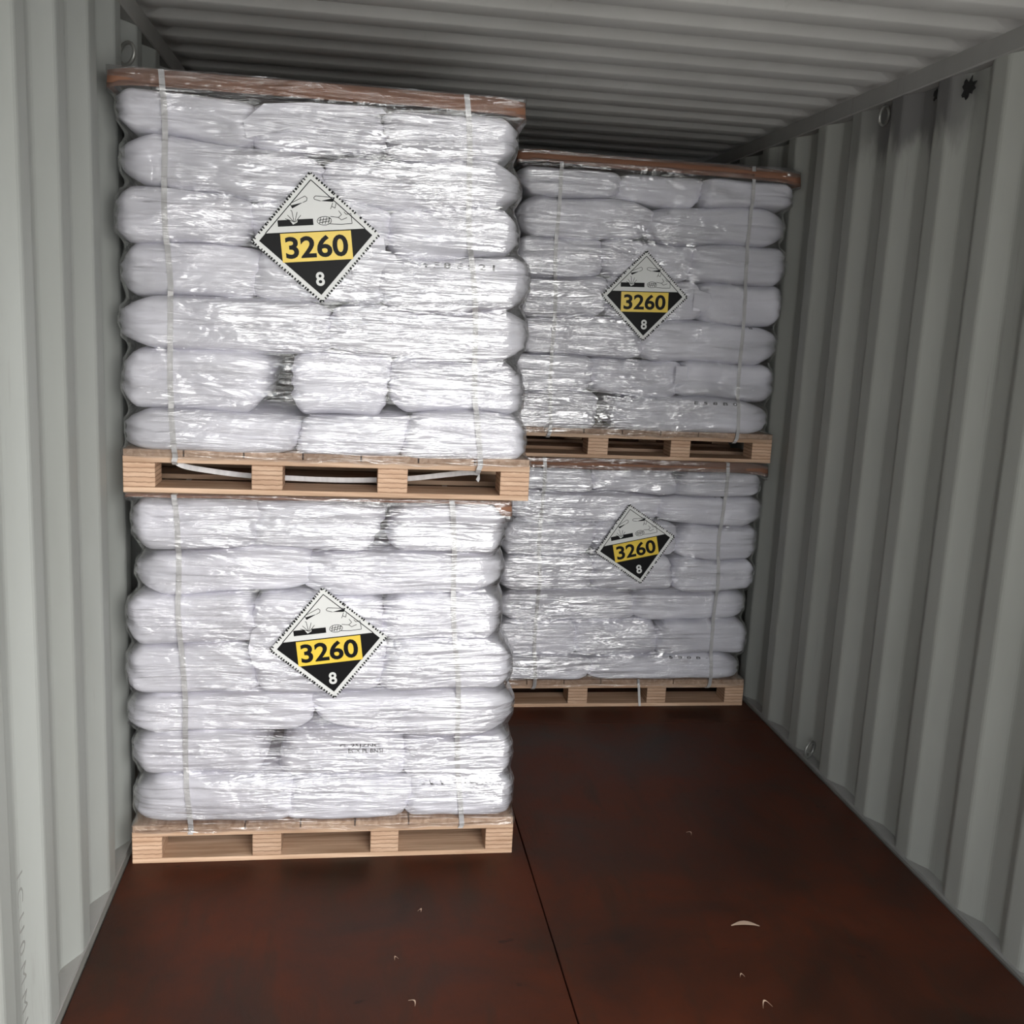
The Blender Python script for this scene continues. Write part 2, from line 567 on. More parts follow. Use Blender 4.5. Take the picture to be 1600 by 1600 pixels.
# floor: plywood sheets on a deck, split on the centre line and at each sheet end
floor = box('floor', 0.0, W, YO, YB, -0.06, -0.022, M_BLACK)
tag(floor, kind='structure')
joints = [YO, 1.47, 3.87, YB]
for xa, xb in ((0.012, W / 2 - 0.0018), (W / 2 + 0.0018, W - 0.012)):
    for ya, yb in zip(joints, joints[1:]):
        box('plywood_sheet', xa, xb, ya + 0.0012, yb - 0.0012, -0.0225, 0.0, M_FLOOR, floor, 0.0015)
for xa, xb in ((0.0005, 0.0105), (W - 0.0105, W - 0.0005)):
    box('steel_edge_strip', xa, xb, YO, YB, -0.0225, 0.0035, M_EDGE, floor)

# yard outside the open doors
g = box('ground', -30, 32, -60, YO - 0.02, -0.35, -0.15, M_GROUND)
tag(g, kind='structure')

# ------------------------------------------------------------------ text as mesh outlines
def text_geo(body, size, bold=0.0, spacing=1.0):
    cu = bpy.data.curves.new('lettering', 'FONT')
    cu.body = body
    cu.size = size
    cu.align_x = 'CENTER'
    cu.align_y = 'CENTER'
    cu.offset = bold
    cu.space_character = spacing
    cu.resolution_u = 4
    o = bpy.data.objects.new('lettering', cu)
    COL.objects.link(o)
    dg = bpy.context.evaluated_depsgraph_get()
    dg.update()
    me = bpy.data.meshes.new_from_object(o.evaluated_get(dg))
    vs = [(v.co.x, v.co.y) for v in me.vertices]
    fs = [tuple(p.vertices) for p in me.polygons]
    bpy.data.objects.remove(o)
    bpy.data.curves.remove(cu)
    bpy.data.meshes.remove(me)
    xs = [v[0] for v in vs]; ys = [v[1] for v in vs]
    cx, cy = (min(xs) + max(xs)) / 2, (min(ys) + max(ys)) / 2
    return [(a - cx, b - cy) for a, b in vs], fs

# ------------------------------------------------------------------ sacks
def cube_sphere(n):
    pts, faces, idx = [], [], {}
    def vid(p):
        k = tuple(round(c, 5) for c in p)
        if k not in idx:
            idx[k] = len(pts); pts.append(p)
        return idx[k]
    t = [math.tan((i / n * 2 - 1) * math.pi / 4 * 0.96) / math.tan(math.pi / 4 * 0.96) for i in range(n + 1)]
    for ax in range(3):
        for s in (-1, 1):
            for i in range(n):
                for j in range(n):
                    q = []
                    for a, b in ((i, j), (i + 1, j), (i + 1, j + 1), (i, j + 1)):
                        p = [0, 0, 0]
                        p[ax] = s; p[(ax + 1) % 3] = t[a]; p[(ax + 2) % 3] = t[b]
                        q.append(vid(tuple(p)))
                    faces.append(tuple(q) if s > 0 else tuple(q[::-1]))
    return np.array(pts, float), faces
CS_HI, CS_HI_F = cube_sphere(26)
CS_LO, CS_LO_F = cube_sphere(9)

def sack_verts(dx, dy, dz, kind, seed, base, ends=(0, 0), low=False):
    rnd = random.Random(seed)
    P = base
    a, b, c = P[:, 0], P[:, 1], P[:, 2]
    p, q = (13.0, 8.0) if kind == 'e' else (10.0, 6.5)
    rad = ((np.abs(a) ** p + np.abs(b) ** p) ** (q / p) + np.abs(c) ** q) ** (1 / q)
    x, y, z = a / rad, b / rad, c / rad
    # ends taper to the sewn seam; the free outer ends most of all
    t = [rnd.uniform(0.45, 0.62) if e else rnd.uniform(0.12, 0.34) for e in ends]
    ta = np.where(x < 0, t[0], t[1])
    st = 0.62 if kind == 's' else 0.72
    ramp_ = np.clip((np.abs(x) - st) / (1 - st), 0, 1)
    sk = np.where(x < 0, rnd.uniform(-0.35, 0.35), rnd.uniform(-0.35, 0.35))
    z = np.where((z < 0) & low, z * (1 - 0.35 * ta * ramp_ ** 2), z * (1 - ta * ramp_ ** 1.4) + (0 if low else 1) * sk * ta * ramp_ * 0.5)
    y = y * (1 - 0.10 * ramp_ ** 2)
    # a fold line runs along the front gusset
    zc = rnd.uniform(-0.15, 0.2)
    front = np.clip(-y, 0, 1) ** 3
    crease = np.exp(-((z - zc - 0.05 * np.sin(x * 2.2 + seed)) / 0.07) ** 2)
    X = x * dx / 2; Y = y * dy / 2; Z = z * dz / 2
    # the packed ends lean over or under their neighbours
    for side, e in ((-1, ends[0]), (1, ends[1])):
        lean = 0 if e else rnd.uniform(-0.45, 0.45)
        X = X + np.where(x * side > 0, np.abs(x) ** 3 * lean * Z, 0)
    Y = Y + 0.005 * crease * front * (0.6 + 0.4 * np.sin(x * 3 + seed * 1.7))
    # corner pleats
    corner = np.clip((np.abs(x) - 0.62) / 0.38, 0, 1)
    pleat = np.sin(z * 7.5 + x * 9 + seed) * corner
    X = X - np.sign(x) * 0.008 * np.abs(pleat) * corner
    Y = Y + 0.007 * pleat * front
    out = np.stack([X, Y, Z], 1)
    disp = np.empty((len(out), 3))
    off = Vector((seed * 3.17, seed * 1.31, seed * 0.77))
    for i, v in enumerate(out):
        vv = Vector(v)
        n1 = noise.noise(vv * 4.5 + off)
        n2 = noise.noise(Vector((vv.x * 9, vv.y * 9, vv.z * 20)) + off * 1.7)
        n3 = abs(noise.noise(Vector((vv.x * 16, vv.y * 16, vv.z * 9)) + off * 0.6))
        disp[i] = (0.012 * n1, 0.011 * n1 + 0.005 * n2 + 0.0045 * n3, 0.006 * noise.noise(vv * 6 + off * 2.3))
    out = out + disp * np.array([1, 1, 1.0])
    # keep inside the nominal box
    lim = np.array([dx, dy, dz]) / 2
    out = np.clip(out, -(lim + (0.02, 0.007, 0.002)), lim + (0.02, 0.007, 0.002))
    return out

SACKS = {}
ORD = {7: ['top', 'second', 'third', 'fourth', 'fifth', 'sixth', 'bottom']}
def place_name(j, n):
    return {2: ['left', 'right'], 3: ['left', 'middle', 'right']}[n][j]

def warp(key, P):
    """the settled load is a little uneven: neighbouring sacks slump together"""
    L = LOADS[key]
    zlo, zhi = L['z'][-1], L['z'][0]
    off = {'near upper': 1.3, 'near lower': 7.9, 'far upper': 13.7, 'far lower': 21.1}[key]
    out = P.copy()
    for i, (x, y, z) in enumerate(P):
        w = min(1.0, max(0.0, (z - zlo) / 0.10), max(0.0, (zhi - z) / 0.10))
        z = min(max(z, zlo - 0.002), zhi + 0.004)
        w = max(w, 0.0)
        a = noise.noise(Vector((x * 3.1, y * 1.5, z * 3.4 + off)))
        b = noise.noise(Vector((x * 3.3 + off, y * 1.5, z * 4.4)))
        out[i, 2] = z + 0.030 * w * a
        out[i, 0] = x + 0.010 * w * b
    return out

def make_sack_obj(key, x0, x1, y0, dy, z0, z1, kind, tilt, seed, hi=True, ends=(0, 0), low=False):
    base, faces = (CS_HI, CS_HI_F) if hi else (CS_LO, CS_LO_F)
    v = sack_verts(x1 - x0 + 0.006, dy, (z1 - z0) * 1.05, kind, seed, base, ends, low)
    loc = np.array(((x0 + x1) / 2, y0 + dy / 2, (z0 + z1) / 2))
    R = np.array(Matrix.Rotation(math.radians(tilt), 3, 'Y'))
    wv = warp(key, v @ R.T + loc)
    wv[:, 0] = np.clip(wv[:, 0], 0.006, W - 0.007)
    v = (wv - loc) @ R
    me = bpy.data.meshes.new('white_sack')
    me.from_pydata(v.tolist(), [], faces)
    me.update()
    me.polygons.foreach_set('use_smooth', [True] * len(me.polygons))
    me.materials.append(M_SACK)
    o = bpy.data.objects.new('white_sack', me)
    COL.objects.link(o)
    o.location = ((x0 + x1) / 2, y0 + dy / 2, (z0 + z1) / 2)
    o.rotation_euler = (0, math.radians(tilt), 0)
    return o, wv, faces

LOADS = {
 'near upper': dict(y=2.865, x=(0.022, 1.127), pz=1.0885, z=[2.123, 2.005, 1.878, 1.745, 1.605, 1.466, 1.315, 1.203], rows=[
     [(0.012, 0.374, 'e', 2), (0.337, 0.697, 'e', -5), (0.69, 1.058, 'e', 1)],
     [(0.010, 0.54, 's', 1.5), (0.531, 1.075, 's', 0)],
     [(0.008, 0.363, 'e', 0), (0.35, 0.72, 'e', 0), (0.704, 1.075, 'e', 0)],
     [(0.008, 0.39, 'e', 0), (0.357, 0.704, 'e', 0), (0.67, 1.11, 'e', 0)],
     [(0.006, 0.571, 's', 0), (0.551, 1.11, 's', 0)],
     [(0.010, 0.399, 'e', 0), (0.455, 0.732, 'e', 0), (0.725, 1.111, 'e', 0)],
     [(0.021, 0.486, 's', 0), (0.476, 0.785, 'e', 0), (0.774, 1.114, 'e', 0)]]),
 'near lower': dict(y=2.865, x=(0.026, 1.133), pz=0.0, z=[1.072, 0.93, 0.8, 0.665, 0.52, 0.382, 0.252, 0.121], rows=[
     [(0.035, 0.389, 'e', 0), (0.351, 0.714, 'e', 2.5), (0.732, 1.076, 'e', 0)],
     [(0.026, 0.529, 's', -3), (0.494, 1.075, 's', 0)],
     [(0.012, 0.38, 'e', 0), (0.359, 0.735, 'e', 0), (0.721, 1.081, 'e', 0)],
     [(0.010, 0.373, 'e', 0), (0.348, 0.742, 'e', 0), (0.731, 1.115, 'e', 0)],
     [(0.010, 0.542, 's', 0), (0.524, 1.122, 's', 0)],
     [(0.019, 0.403, 'e', 0), (0.446, 0.802, 'e', -2), (0.779, 1.128, 'e', 0)],
     [(0.018, 0.498, 's', 0), (0.458, 0.821, 'e', 1), (0.802, 1.135, 'e', 0)]]),
 'far upper': dict(y=4.05, x=(1.222, 2.336), pz=1.0585, z=[2.172, 2.064, 1.918, 1.765, 1.614, 1.466, 1.318, 1.175], rows=[
     [(1.225, 1.64, 'e', 0), (1.615, 1.979, 'e', 0), (1.958, 2.340, 'e', 1)],
     [(1.225, 1.777, 's', 0), (1.746, 2.328, 's', 0)],
     [(1.225, 1.593, 'e', 0), (1.573, 1.961, 'e', 0), (1.929, 2.343, 'e', 0)],
     [(1.225, 1.614, 'e', 0), (1.593, 2.011, 'e', 0), (1.984, 2.341, 'e', 0)],
     [(1.225, 1.77, 's', 0), (1.744, 2.340, 's', 0)],
     [(1.225, 1.571, 'e', 0), (1.545, 1.945, 'e', 0), (1.913, 2.335, 'e', 0)],
     [(1.225, 1.602, 'e', 0), (1.654, 2.323, 's', 0)]]),
 'far lower': dict(y=4.05, x=(1.205, 2.313), pz=0.0, z=[1.014, 0.915, 0.788, 0.647, 0.51, 0.368, 0.228, 0.121], rows=[
     [(1.215, 1.604, 'e', 0), (1.586, 1.964, 'e', 0), (1.953, 2.32, 'e', 0)],
     [(1.215, 1.903, 's', 0), (1.875, 2.337, 's', 0)],
     [(1.215, 1.626, 'e', 0), (1.61, 1.974, 'e', 0), (1.968, 2.33, 'e', 0)],
     [(1.215, 1.629, 'e', 0), (1.613, 1.974, 'e', 0), (1.963, 2.327, 'e', 0)],
     [(1.215, 1.824, 's', 0), (1.783, 2.312, 's', 0)],
     [(1.215, 1.582, 'e', 0), (1.555, 1.918, 'e', 0), (1.913, 2.317, 'e', 0)],
     [(1.215, 1.639, 's', 0), (1.612, 2.297, 's', 0)]]),
}
CAPZ = {'near upper': (2.126, 2.166), 'near lower': (1.075, 1.086), 'far upper': (2.178, 2.222), 'far lower': (1.016, 1.056)}
PALH = 0.119

def build_sacks(key, L):
    pts = []
    seed0 = {'near upper': 11, 'near lower': 120, 'far upper': 230, 'far lower': 340}[key]
    for i, row in enumerate(L['rows']):
        for j, (x0, x1, kind, tilt) in enumerate(row):
            dy = 0.54 if kind == 'e' else 0.44
            rnd = random.Random(seed0 + i * 5 + j)
            y0 = L['y'] + rnd.uniform(-0.008, 0.014) + (0.018 if (len(row) == 3 and j == 1 and i in (0, 5)) else 0) - (0.016 if i == 6 else 0)
            o, wv, faces = make_sack_obj(key, x0, x1, y0, dy, L['z'][i + 1], L['z'][i], kind, tilt, seed0 + i * 5 + j, True, (j == 0, j == len(row) - 1), i == 6)
            tag(o, 'white sack at the %s of the %s layer%s, %s pallet load' % (place_name(j, len(row)), ORD[7][i], '' if i in (0, 6) else ' down', key), 'sack', 'white sacks stacked on the %s pallet' % key)
            SACKS[(key, i, j)] = (o, wv, faces)
            pts.append(wv)
        if key.startswith('near'):                     # the second row, seen only from the passage on the right
            x0, x1 = row[-1][0], row[-1][1]
            o, wv, faces = make_sack_obj(key, max(x0, x1 - 0.42), x1 - 0.012, L['y'] + 0.57, 0.50, L['z'][i + 1], L['z'][i], 'e', 0, seed0 + 60 + i, False)
            tag(o, 'white sack in the rear row of the %s load, hidden behind the front sacks' % key, 'sack', 'rear row sacks of the %s load' % key)
            pts.append(wv)
    return np.concatenate(pts)

# ------------------------------------------------------------------ pallets
def build_pallet(key, L, label):
    x0, x1 = L['x']
    w = x1 - x0
    y = L['y'] + 0.006
    D = 1.09
    root = empty('wooden_pallet', (x0, y, L['pz']))
    tag(root, label, 'pallet', 'wooden pallets under the sack loads')
    bw = 0.083
    bx = [0.0, w * 0.3045, w * 0.6135, w - bw]
    by = [0.0, D / 2 - 0.05, D - 0.10]
    first = None
    for yy in by:
        for xx in bx:
            if first is None:
                first = box('block', 0, bw, 0, 0.10, 0.0, 0.068, M_BLOCK, root, 0.0015)
                first.location = (xx, yy, 0.0145)
            else:
                share(first, 'block', (xx, yy, 0.0145), root)
    first = None
    for yy, dd in ((0, 0.135), (0.24, 0.135), (D / 2 - 0.068, 0.135), (0.72, 0.135), (D - 0.135, 0.135)):
        if first is None:
            first = box('bottom_board', 0, w, 0, dd, 0, 0.0145, M_WOODX, root, 0.0012)
        else:
            share(first, 'bottom_board', (0, yy, 0), root)
    first = None
    for yy in by:
        if first is None:
            first = box('cross_board', 0, w, 0, 0.10, 0, 0.0175, M_WOODX, root, 0.0012)
            first.location = (0, yy, 0.0825)
        else:
            share(first, 'cross_board', (0, yy, 0.0825), root)
    nb = 7
    bwid = w / nb
    first = None
    for k in range(nb):
        if first is None:
            first = box('deck_board', 0.002, bwid - 0.002, -0.002, D, 0, 0.0185, M_WOODY, root, 0.0012)
            first.location = (0, 0, 0.1)
        else:
            share(first, 'deck_board', (k * bwid, 0, 0.1), root)
    return root

# ------------------------------------------------------------------ cardboard cap sheets
def build_cap(key, L, label):
    z0, z1 = CAPZ[key]
    x0 = L['rows'][0][0][0] - 0.004
    x1 = L['rows'][0][-1][1] + 0.004
    x0 = max(x0, 0.004)
    x1 = min(x1, W - 0.006)
    ya, yb = L['y'] - 0.006, L['y'] + 1.08
    if key == 'near lower':
        x1 -= 0.002
    nx, ny = 40, 24
    seed = len(key) * 7.3
    def top(x, y):
        u = (x - x0) / (x1 - x0)
        n = noise.noise(Vector((x * 3, y * 3, seed)))
        e = min(u, 1 - u)
        droop = 0.010 * max(0, 1 - e / 0.09) ** 2
        if key == 'near lower':
            return z1 - 0.001
        t = z1 + 0.004 * n - droop
        if key == 'far upper':
            t += 0.012 * (0.5 - u)
        return min(t, 2.40)
    verts, faces = [], []
    for i in range(nx + 1):
        for j in range(ny + 1):
            x = x0 + (x1 - x0) * i / nx
            y = ya + (yb - ya) * j / ny
            verts.append((x, y, top(x, y)))
    for i in range(nx):
        for j in range(ny):
            a = i * (ny + 1) + j
            faces.append((a, a + ny + 1, a + ny + 2, a + 1))
    # the folded-down rim
    rim = []
    for i in range(nx + 1): rim.append((i, 0))
    for j in range(1, ny + 1): rim.append((nx, j))
    for i in range(nx - 1, -1, -1): rim.append((i, ny))
    for j in range(ny - 1, 0, -1): rim.append((0, j))
    b0 = len(verts)
    for i, j in rim:
        x, y, z = verts[i * (ny + 1) + j]
        u = i / nx
        drop = (z1 - z0) * (1.0 + 0.10 * noise.noise(Vector((x * 6, y * 6, seed + 3))))
        if key == 'near lower' and j == 0:
            drop = 0.006 + 0.004 * noise.noise(Vector((x * 9, 1, 1))) + (0.034 if u > 0.965 else 0) 
        if key == 'near lower' and i == nx and j < 4:
            drop = 0.04
        sx = -0.002 if i == 0 else (0.002 if i == nx else 0)
        sy = -0.003 if j == 0 else 0
        verts.append((min(max(x + sx, 0.003), W - 0.004), y + sy, z - drop))
    n = len(rim)
    for k in range(n):
        k2 = (k + 1) % n
        a = rim[k][0] * (ny + 1) + rim[k][1]; b = rim[k2][0] * (ny + 1) + rim[k2][1]
        faces.append((a, b0 + k, b0 + k2, b))
    o = link_mesh('cardboard_sheet', verts, faces, M_CARD, smooth=True)
    md = o.modifiers.new('solid', 'SOLIDIFY'); md.thickness = 0.003; md.offset = -1
    tag(o, label, 'cardboard', 'cardboard sheets capping the loads')
    return np.array(verts)

# ------------------------------------------------------------------ placards
def build_placard(key, cx, cz, half, rot, label, ymin):
    root = empty('hazard_placard', (cx, ymin, cz))
    root.rotation_euler = (0, -math.radians(rot), 0)     # counter-clockwise as seen from the doors
    tag(root, label, 'placard', 'corrosive hazard placards on the loads')
    h = half
    def part(name, pts2, faces, depth, material, parent=None):
        """flat print pieces: (u, v) in half diagonals; a thin solid whose face lies DEPTH in front of the backing"""
        n = len(pts2)
        fr = [(u * h, -depth, v * h) for u, v in pts2]
        bk = [(u * h, -depth + 0.0004, v * h) for u, v in pts2]
        fs = [tuple(f) for f in faces] + [tuple(n + i for i in f[::-1]) for f in faces]
        return link_mesh(name, fr + bk, fs, material, parent or root)
    def poly(pts): return pts, [tuple(range(len(pts)))]
    def strokes(lines, wd):
        vs, fs = [], []
        for ln in lines:
            for (a, b), (c, d) in zip(ln, ln[1:]):
                dx, dy = c - a, d - b
                q = math.hypot(dx, dy) or 1
                nx, ny = -dy / q * wd / 2, dx / q * wd / 2
                k = len(vs)
                vs += [(a + nx, b + ny), (a - nx, b - ny), (c - nx, d - ny), (c + nx, d + ny)]
                fs.append((k, k + 1, k + 2, k + 3))
        return vs, fs
    b = 0.985
    part('backing', *poly([(0, -b), (b, 0), (0, b), (-b, 0)]), 0.0008, M_PLW)
    # dashed edge print
    rnd = random.Random(len(key) + 5)
    vs, fs = [], []
    C4 = [(0, 1), (1, 0), (0, -1), (-1, 0)]
    for s in range(4):
        (a0, b0), (a1, b1) = C4[s], C4[(s + 1) % 4]
        t = 0.01
        L = 27
        for k in range(L):
            t0 = (k + rnd.uniform(0.05, 0.3)) / L
            t1 = t0 + rnd.uniform(0.35, 0.68) / L
            if rnd.random() < 0.06: continue
            wd = rnd.uniform(0.028, 0.044)
            q = 0.975
            P0 = (q * (a0 + (a1 - a0) * t0), q * (b0 + (b1 - b0) * t0))
            P1 = (q * (a0 + (a1 - a0) * t1), q * (b0 + (b1 - b0) * t1))
            v2, f2 = strokes([[P0, P1]], wd)
            kk = len(vs)
            vs += v2; fs += [tuple(kk + i for i in f) for f in f2]
    tag(part('border_dashes', vs, fs, 0.0014, M_PLK), 'row of small black edge marks')
    inn = 0.865
    bd = 0.105
    part('border_line', *strokes([[(-(inn - bd), bd), (0, inn), (inn - bd, bd)]], 0.014), 0.0013, M_PLK)
    tag(part('black_field', *poly([(inn - bd, bd), (-(inn - bd), bd), (-inn, 0), (0, -inn), (inn, 0)][::-1]), 0.0013, M_PLK), 'black lower half of the diamond')
    pan = part('number_panel', *poly([(-0.54, -0.345), (0.54, -0.345), (0.54, 0.088), (-0.54, 0.088)]), 0.0019, M_PLY)
    tag(pan, 'yellow panel with black number')
    tv, tf = text_geo('3260', 0.47, 0.012, 1.0)
    wx = max(v[0] for v in tv) * 2; wy = max(v[1] for v in tv) * 2
    tv = [(u / wx * 0.96, v / wy * 0.335 - 0.128) for u, v in tv]
    tag(part('number', tv, tf, 0.0025, M_PLK, pan), 'black digits 3260')
    tv, tf = text_geo('8', 0.3, 0.007)
    wx = max(v[0] for v in tv) * 2; wy = max(v[1] for v in tv) * 2
    tv = [(u / wx * 0.135 + 0.005, v / wy * 0.215 - 0.62) for u, v in tv]
    tag(part('class_number', tv, tf, 0.0019, M_PLW), 'white digit 8')
    # corrosive symbol: two test tubes dripping on a bar and on a hand
    for g in ([(-0.34, 0.50), (-0.32, 0.455), (-0.15, 0.535), (-0.19, 0.53)], [(0.12, 0.545), (0.31, 0.525), (0.34, 0.585)]):
        part('liquid_wedge', *poly(g), 0.0014, M_PLK)
    tag(part('metal_bar', *poly([(-0.56, 0.195), (-0.02, 0.195), (-0.02, 0.29), (-0.25, 0.29), (-0.265, 0.245), (-0.33, 0.215), (-0.38, 0.29), (-0.56, 0.29)]), 0.0014, M_PLK), 'black bar with an eaten notch')
    th = []
    th += [[(-0.34, 0.50), (-0.33, 0.535), (-0.11, 0.63), (-0.08, 0.60), (-0.09, 0.56), (-0.15, 0.535)]]
    th += [[(0.12, 0.545), (0.03, 0.575), (0.02, 0.60), (0.05, 0.625), (0.34, 0.585)]]
    th += [[(-0.31, 0.25), (-0.40, 0.36)], [(-0.31, 0.25), (-0.33, 0.42), (-0.35, 0.43)], [(-0.30, 0.25), (-0.25, 0.40)], [(-0.29, 0.25), (-0.20, 0.35)], [(-0.32, 0.26), (-0.44, 0.31)]]
    el = [(0.15 + 0.11 * math.cos(t * 0.4488), 0.25 + 0.065 * math.sin(t * 0.4488)) for t in range(15)]
    th += [el]
    for k in range(4):
        th.append([(0.07 + 0.045 * k, 0.205), (0.10 + 0.045 * k, 0.30)])
    th += [[(0.08, 0.225), (0.24, 0.245)], [(0.06, 0.26), (0.25, 0.28)]]
    th += [[(0.23, 0.20), (0.40, 0.185), (0.57, 0.19), (0.565, 0.33)], [(0.25, 0.31), (0.37, 0.29), (0.42, 0.33), (0.38, 0.39)], [(0.37, 0.29), (0.41, 0.25), (0.50, 0.28)], [(0.46, 0.37), (0.49, 0.33), (0.57, 0.34)]]
    th += [[(0.26, 0.42), (0.28, 0.46), (0.30, 0.51)], [(0.28, 0.46), (0.33, 0.43)], [(0.33, 0.43), (0.35, 0.50)]]
    tag(part('hand_outline', *strokes(th, 0.009), 0.0014, M_PLK), 'thin black line drawing of drips and a hand')

# ------------------------------------------------------------------ stretch film
def hull2d(P):
    P = P[np.lexsort((P[:, 1], P[:, 0]))]
    def half(Q):
        h = []
        for p in Q:
            while len(h) >= 2 and ((h[-1][0] - h[-2][0]) * (p[1] - h[-2][1]) - (h[-1][1] - h[-2][1]) * (p[0] - h[-2][0])) <= 0:
                h.pop()
            h.append(tuple(p))
        return h
    lo = half(P); up = half(P[::-1])
    return np.array(lo[:-1] + up[:-1])

def gauss1(A, sig, axis):
    k = int(sig * 3 + 1)
    w = np.exp(-0.5 * (np.arange(-k, k + 1) / sig) ** 2); w /= w.sum()
    pad = [(0, 0), (0, 0)]
    pad[axis] = (k, k)
    B = np.pad(A, pad, mode='wrap' if axis == 1 else 'edge')
    return np.apply_along_axis(lambda v: np.convolve(v, w, 'valid'), axis, B)

def closing(A, k):
    def ext(B, fn):
        Bp = np.pad(B, ((k, k), (0, 0)), mode='edge')
        return fn(np.stack([Bp[i:i + len(B)] for i in range(2 * k + 1)]), axis=0)
    return ext(ext(A, np.max), np.min)

FILMS = {}
def build_film(key, L, pts, label):
    za = L['pz'] + 0.099
    zb = CAPZ[key][1] + 0.003
    x0, x1 = L['x']
    D = 1.09
    y0 = L['y'] + 0.006
    nz = int((zb - za) / 0.0062)
    zs = np.linspace(za, zb, nz + 1)
    c = np.array([(x0 + x1) / 2, L['y'] + D / 2])
    hw, hd = (x1 - x0) / 2, D / 2
    per = []
    nf, ns, nb = 110, 40, 20
    for i in range(nf): per.append((-hw + 2 * hw * i / nf, -hd))
    for i in range(ns): per.append((hw, -hd + 2 * hd * (i / ns) ** 1.3))
    for i in range(nb): per.append((hw - 2 * hw * i / nb, hd))
    for i in range(ns): per.append((-hw, hd - 2 * hd * (1 - (1 - i / ns) ** 1.3)))
    per = np.array(per)
    plen = np.hypot(per[:, 0], per[:, 1])
    dirs = per / plen[:, None]
    ang60 = np.linspace(0, 2 * np.pi, 96, endpoint=False)
    D60 = np.stack([np.cos(ang60), np.sin(ang60)])
    # anisotropic: sample more densely near the front normal
    extra = np.linspace(-np.pi / 2 - 0.35, -np.pi / 2 + 0.35, 60)
    D60 = np.concatenate([D60, np.stack([np.cos(extra), np.sin(extra)])], 1)
    deck = np.array([(x0, y0 - 0.002), (x1, y0 - 0.002), (x1, y0 + D), (x0, y0 + D)])
    order = np.argsort(pts[:, 2])
    P = pts[order]
    zz = P[:, 2]
    Rr = np.empty((nz + 1, len(per)))
    back = np.array([(x0 + 0.02, y0 + D - 0.02), (x1 - 0.02, y0 + D - 0.02)])
    for k, z in enumerate(zs):
        a, b = np.searchsorted(zz, [z - 0.013, z + 0.013])
        Q = P[a:b, :2]
        Q = np.concatenate([Q, back])
        if z < L['pz'] + PALH + 0.004:
            Q = np.concatenate([Q, deck])
        sel = np.unique(np.argmax(Q @ D60, axis=0))
        Hh = hull2d(Q[sel]) - c
        A = Hh; B = np.roll(Hh, -1, axis=0)
        e = B - A
        # ray c + t*dir against every hull edge
        den = dirs[:, None, 0] * e[None, :, 1] - dirs[:, None, 1] * e[None, :, 0]
        with np.errstate(divide='ignore', invalid='ignore'):
            t = (A[None, :, 0] * e[None, :, 1] - A[None, :, 1] * e[None, :, 0]) / den
            s = (A[None, :, 0] * dirs[:, None, 1] - A[None, :, 1] * dirs[:, None, 0]) / den
        ok = (np.abs(den) > 1e-12) & (t > 0) & (s > -1e-6) & (s < 1 + 1e-6)
        t = np.where(ok, t, 0)
        Rr[k] = t.max(axis=1)
    cl = closing(Rr, 6)
    R2 = np.maximum(Rr, 0.5 * cl + 0.5 * Rr)
    sm = gauss1(gauss1(R2, 1.4, 0), 1.2, 1)
    R3 = np.maximum(sm, Rr) + 0.0030
    base = R3.copy()
    # drawn wrinkles: only outward, long and nearly level
    off = {'near upper': 3, 'near lower': 31, 'far upper': 57, 'far lower': 83}[key]
    u = np.concatenate([[0], np.cumsum(np.hypot(*(np.diff(per, axis=0).T)))])
    Wk = np.zeros_like(R3)
    for i in range(R3.shape[1]):
        if per[i, 1] > 0.3: continue
        for k in range(nz + 1):
            z = zs[k] + 0.05 * noise.noise(Vector((u[i] * 1.6, zs[k] * 2.2, off)))
            n1 = noise.noise(Vector((u[i] * 2.6, z * 34, off + 5)))
            n2 = noise.noise(Vector((u[i] * 5.0 + z * 3, z * 60 + u[i] * 9, off + 9)))
            Wk[k, i] = 0.0042 * max(0, n1) + 0.0024 * max(0, n2)
    R3 = R3 + Wk
    verts, faces, uvs = [], [], []
    nper = len(per)
    # lower edge hangs unevenly over the deck boards
    for k in range(nz + 1):
        for i in range(nper):
            z = zs[k]
            if k == 0:
                z -= 0.012 * abs(noise.noise(Vector((u[i] * 7, off, 0)))) 
            xx = c[0] + dirs[i, 0] * R3[k, i]
            if key.startswith('near'):
                xx = max(xx, 0.0045)
            else:
                xx = min(xx, W - 0.0045)
            verts.append((xx, c[1] + dirs[i, 1] * R3[k, i], z))
            uvs.append((u[i], zs[k] + off))
    for k in range(nz):
        for i in range(nper):
            j = (i + 1) % nper
            faces.append((k * nper + i, k * nper + j, (k + 1) * nper + j, (k + 1) * nper + i))
    # folded over the top edge
    for step, dz in ((0.985, 0.002), (0.90, 0.0035), (0.80, 0.003)):
        b0 = len(verts)
        for i in range(nper):
            q = R3[nz, i] * step
            xx = c[0] + dirs[i, 0] * q
            if key.startswith('near'):
                xx = max(xx, 0.0045)
            else:
                xx = min(xx, W - 0.0045)
            verts.append((xx, c[1] + dirs[i, 1] * q, zb + (dz if key != 'near lower' and key != 'far lower' else -0.001)))
            uvs.append((u[i], zs[-1] + off + (1 - step) * 0.5))
        p0 = b0 - nper
        for i in range(nper):
            j = (i + 1) % nper
            faces.append((p0 + i, p0 + j, b0 + j, b0 + i))
    o = link_mesh('stretch_film', verts, faces, M_FILM, smooth=True)
    me = o.data
    uvl = me.uv_layers.new(name='wrap')
    ul = []
    for lp in me.loops:
        ul += list(uvs[lp.vertex_index])
    # the seam column would run backwards; it lies at the front left corner, so close it with the full length
    total = u[-1] + 0.03
    for p in me.polygons:
        us = [ul[2 * li] for li in p.loop_indices]
        if max(us) - min(us) > 1.5:
            for li in p.loop_indices:
                if ul[2 * li] < 0.5:
                    ul[2 * li] = total
    uvl.data.foreach_set('uv', ul)
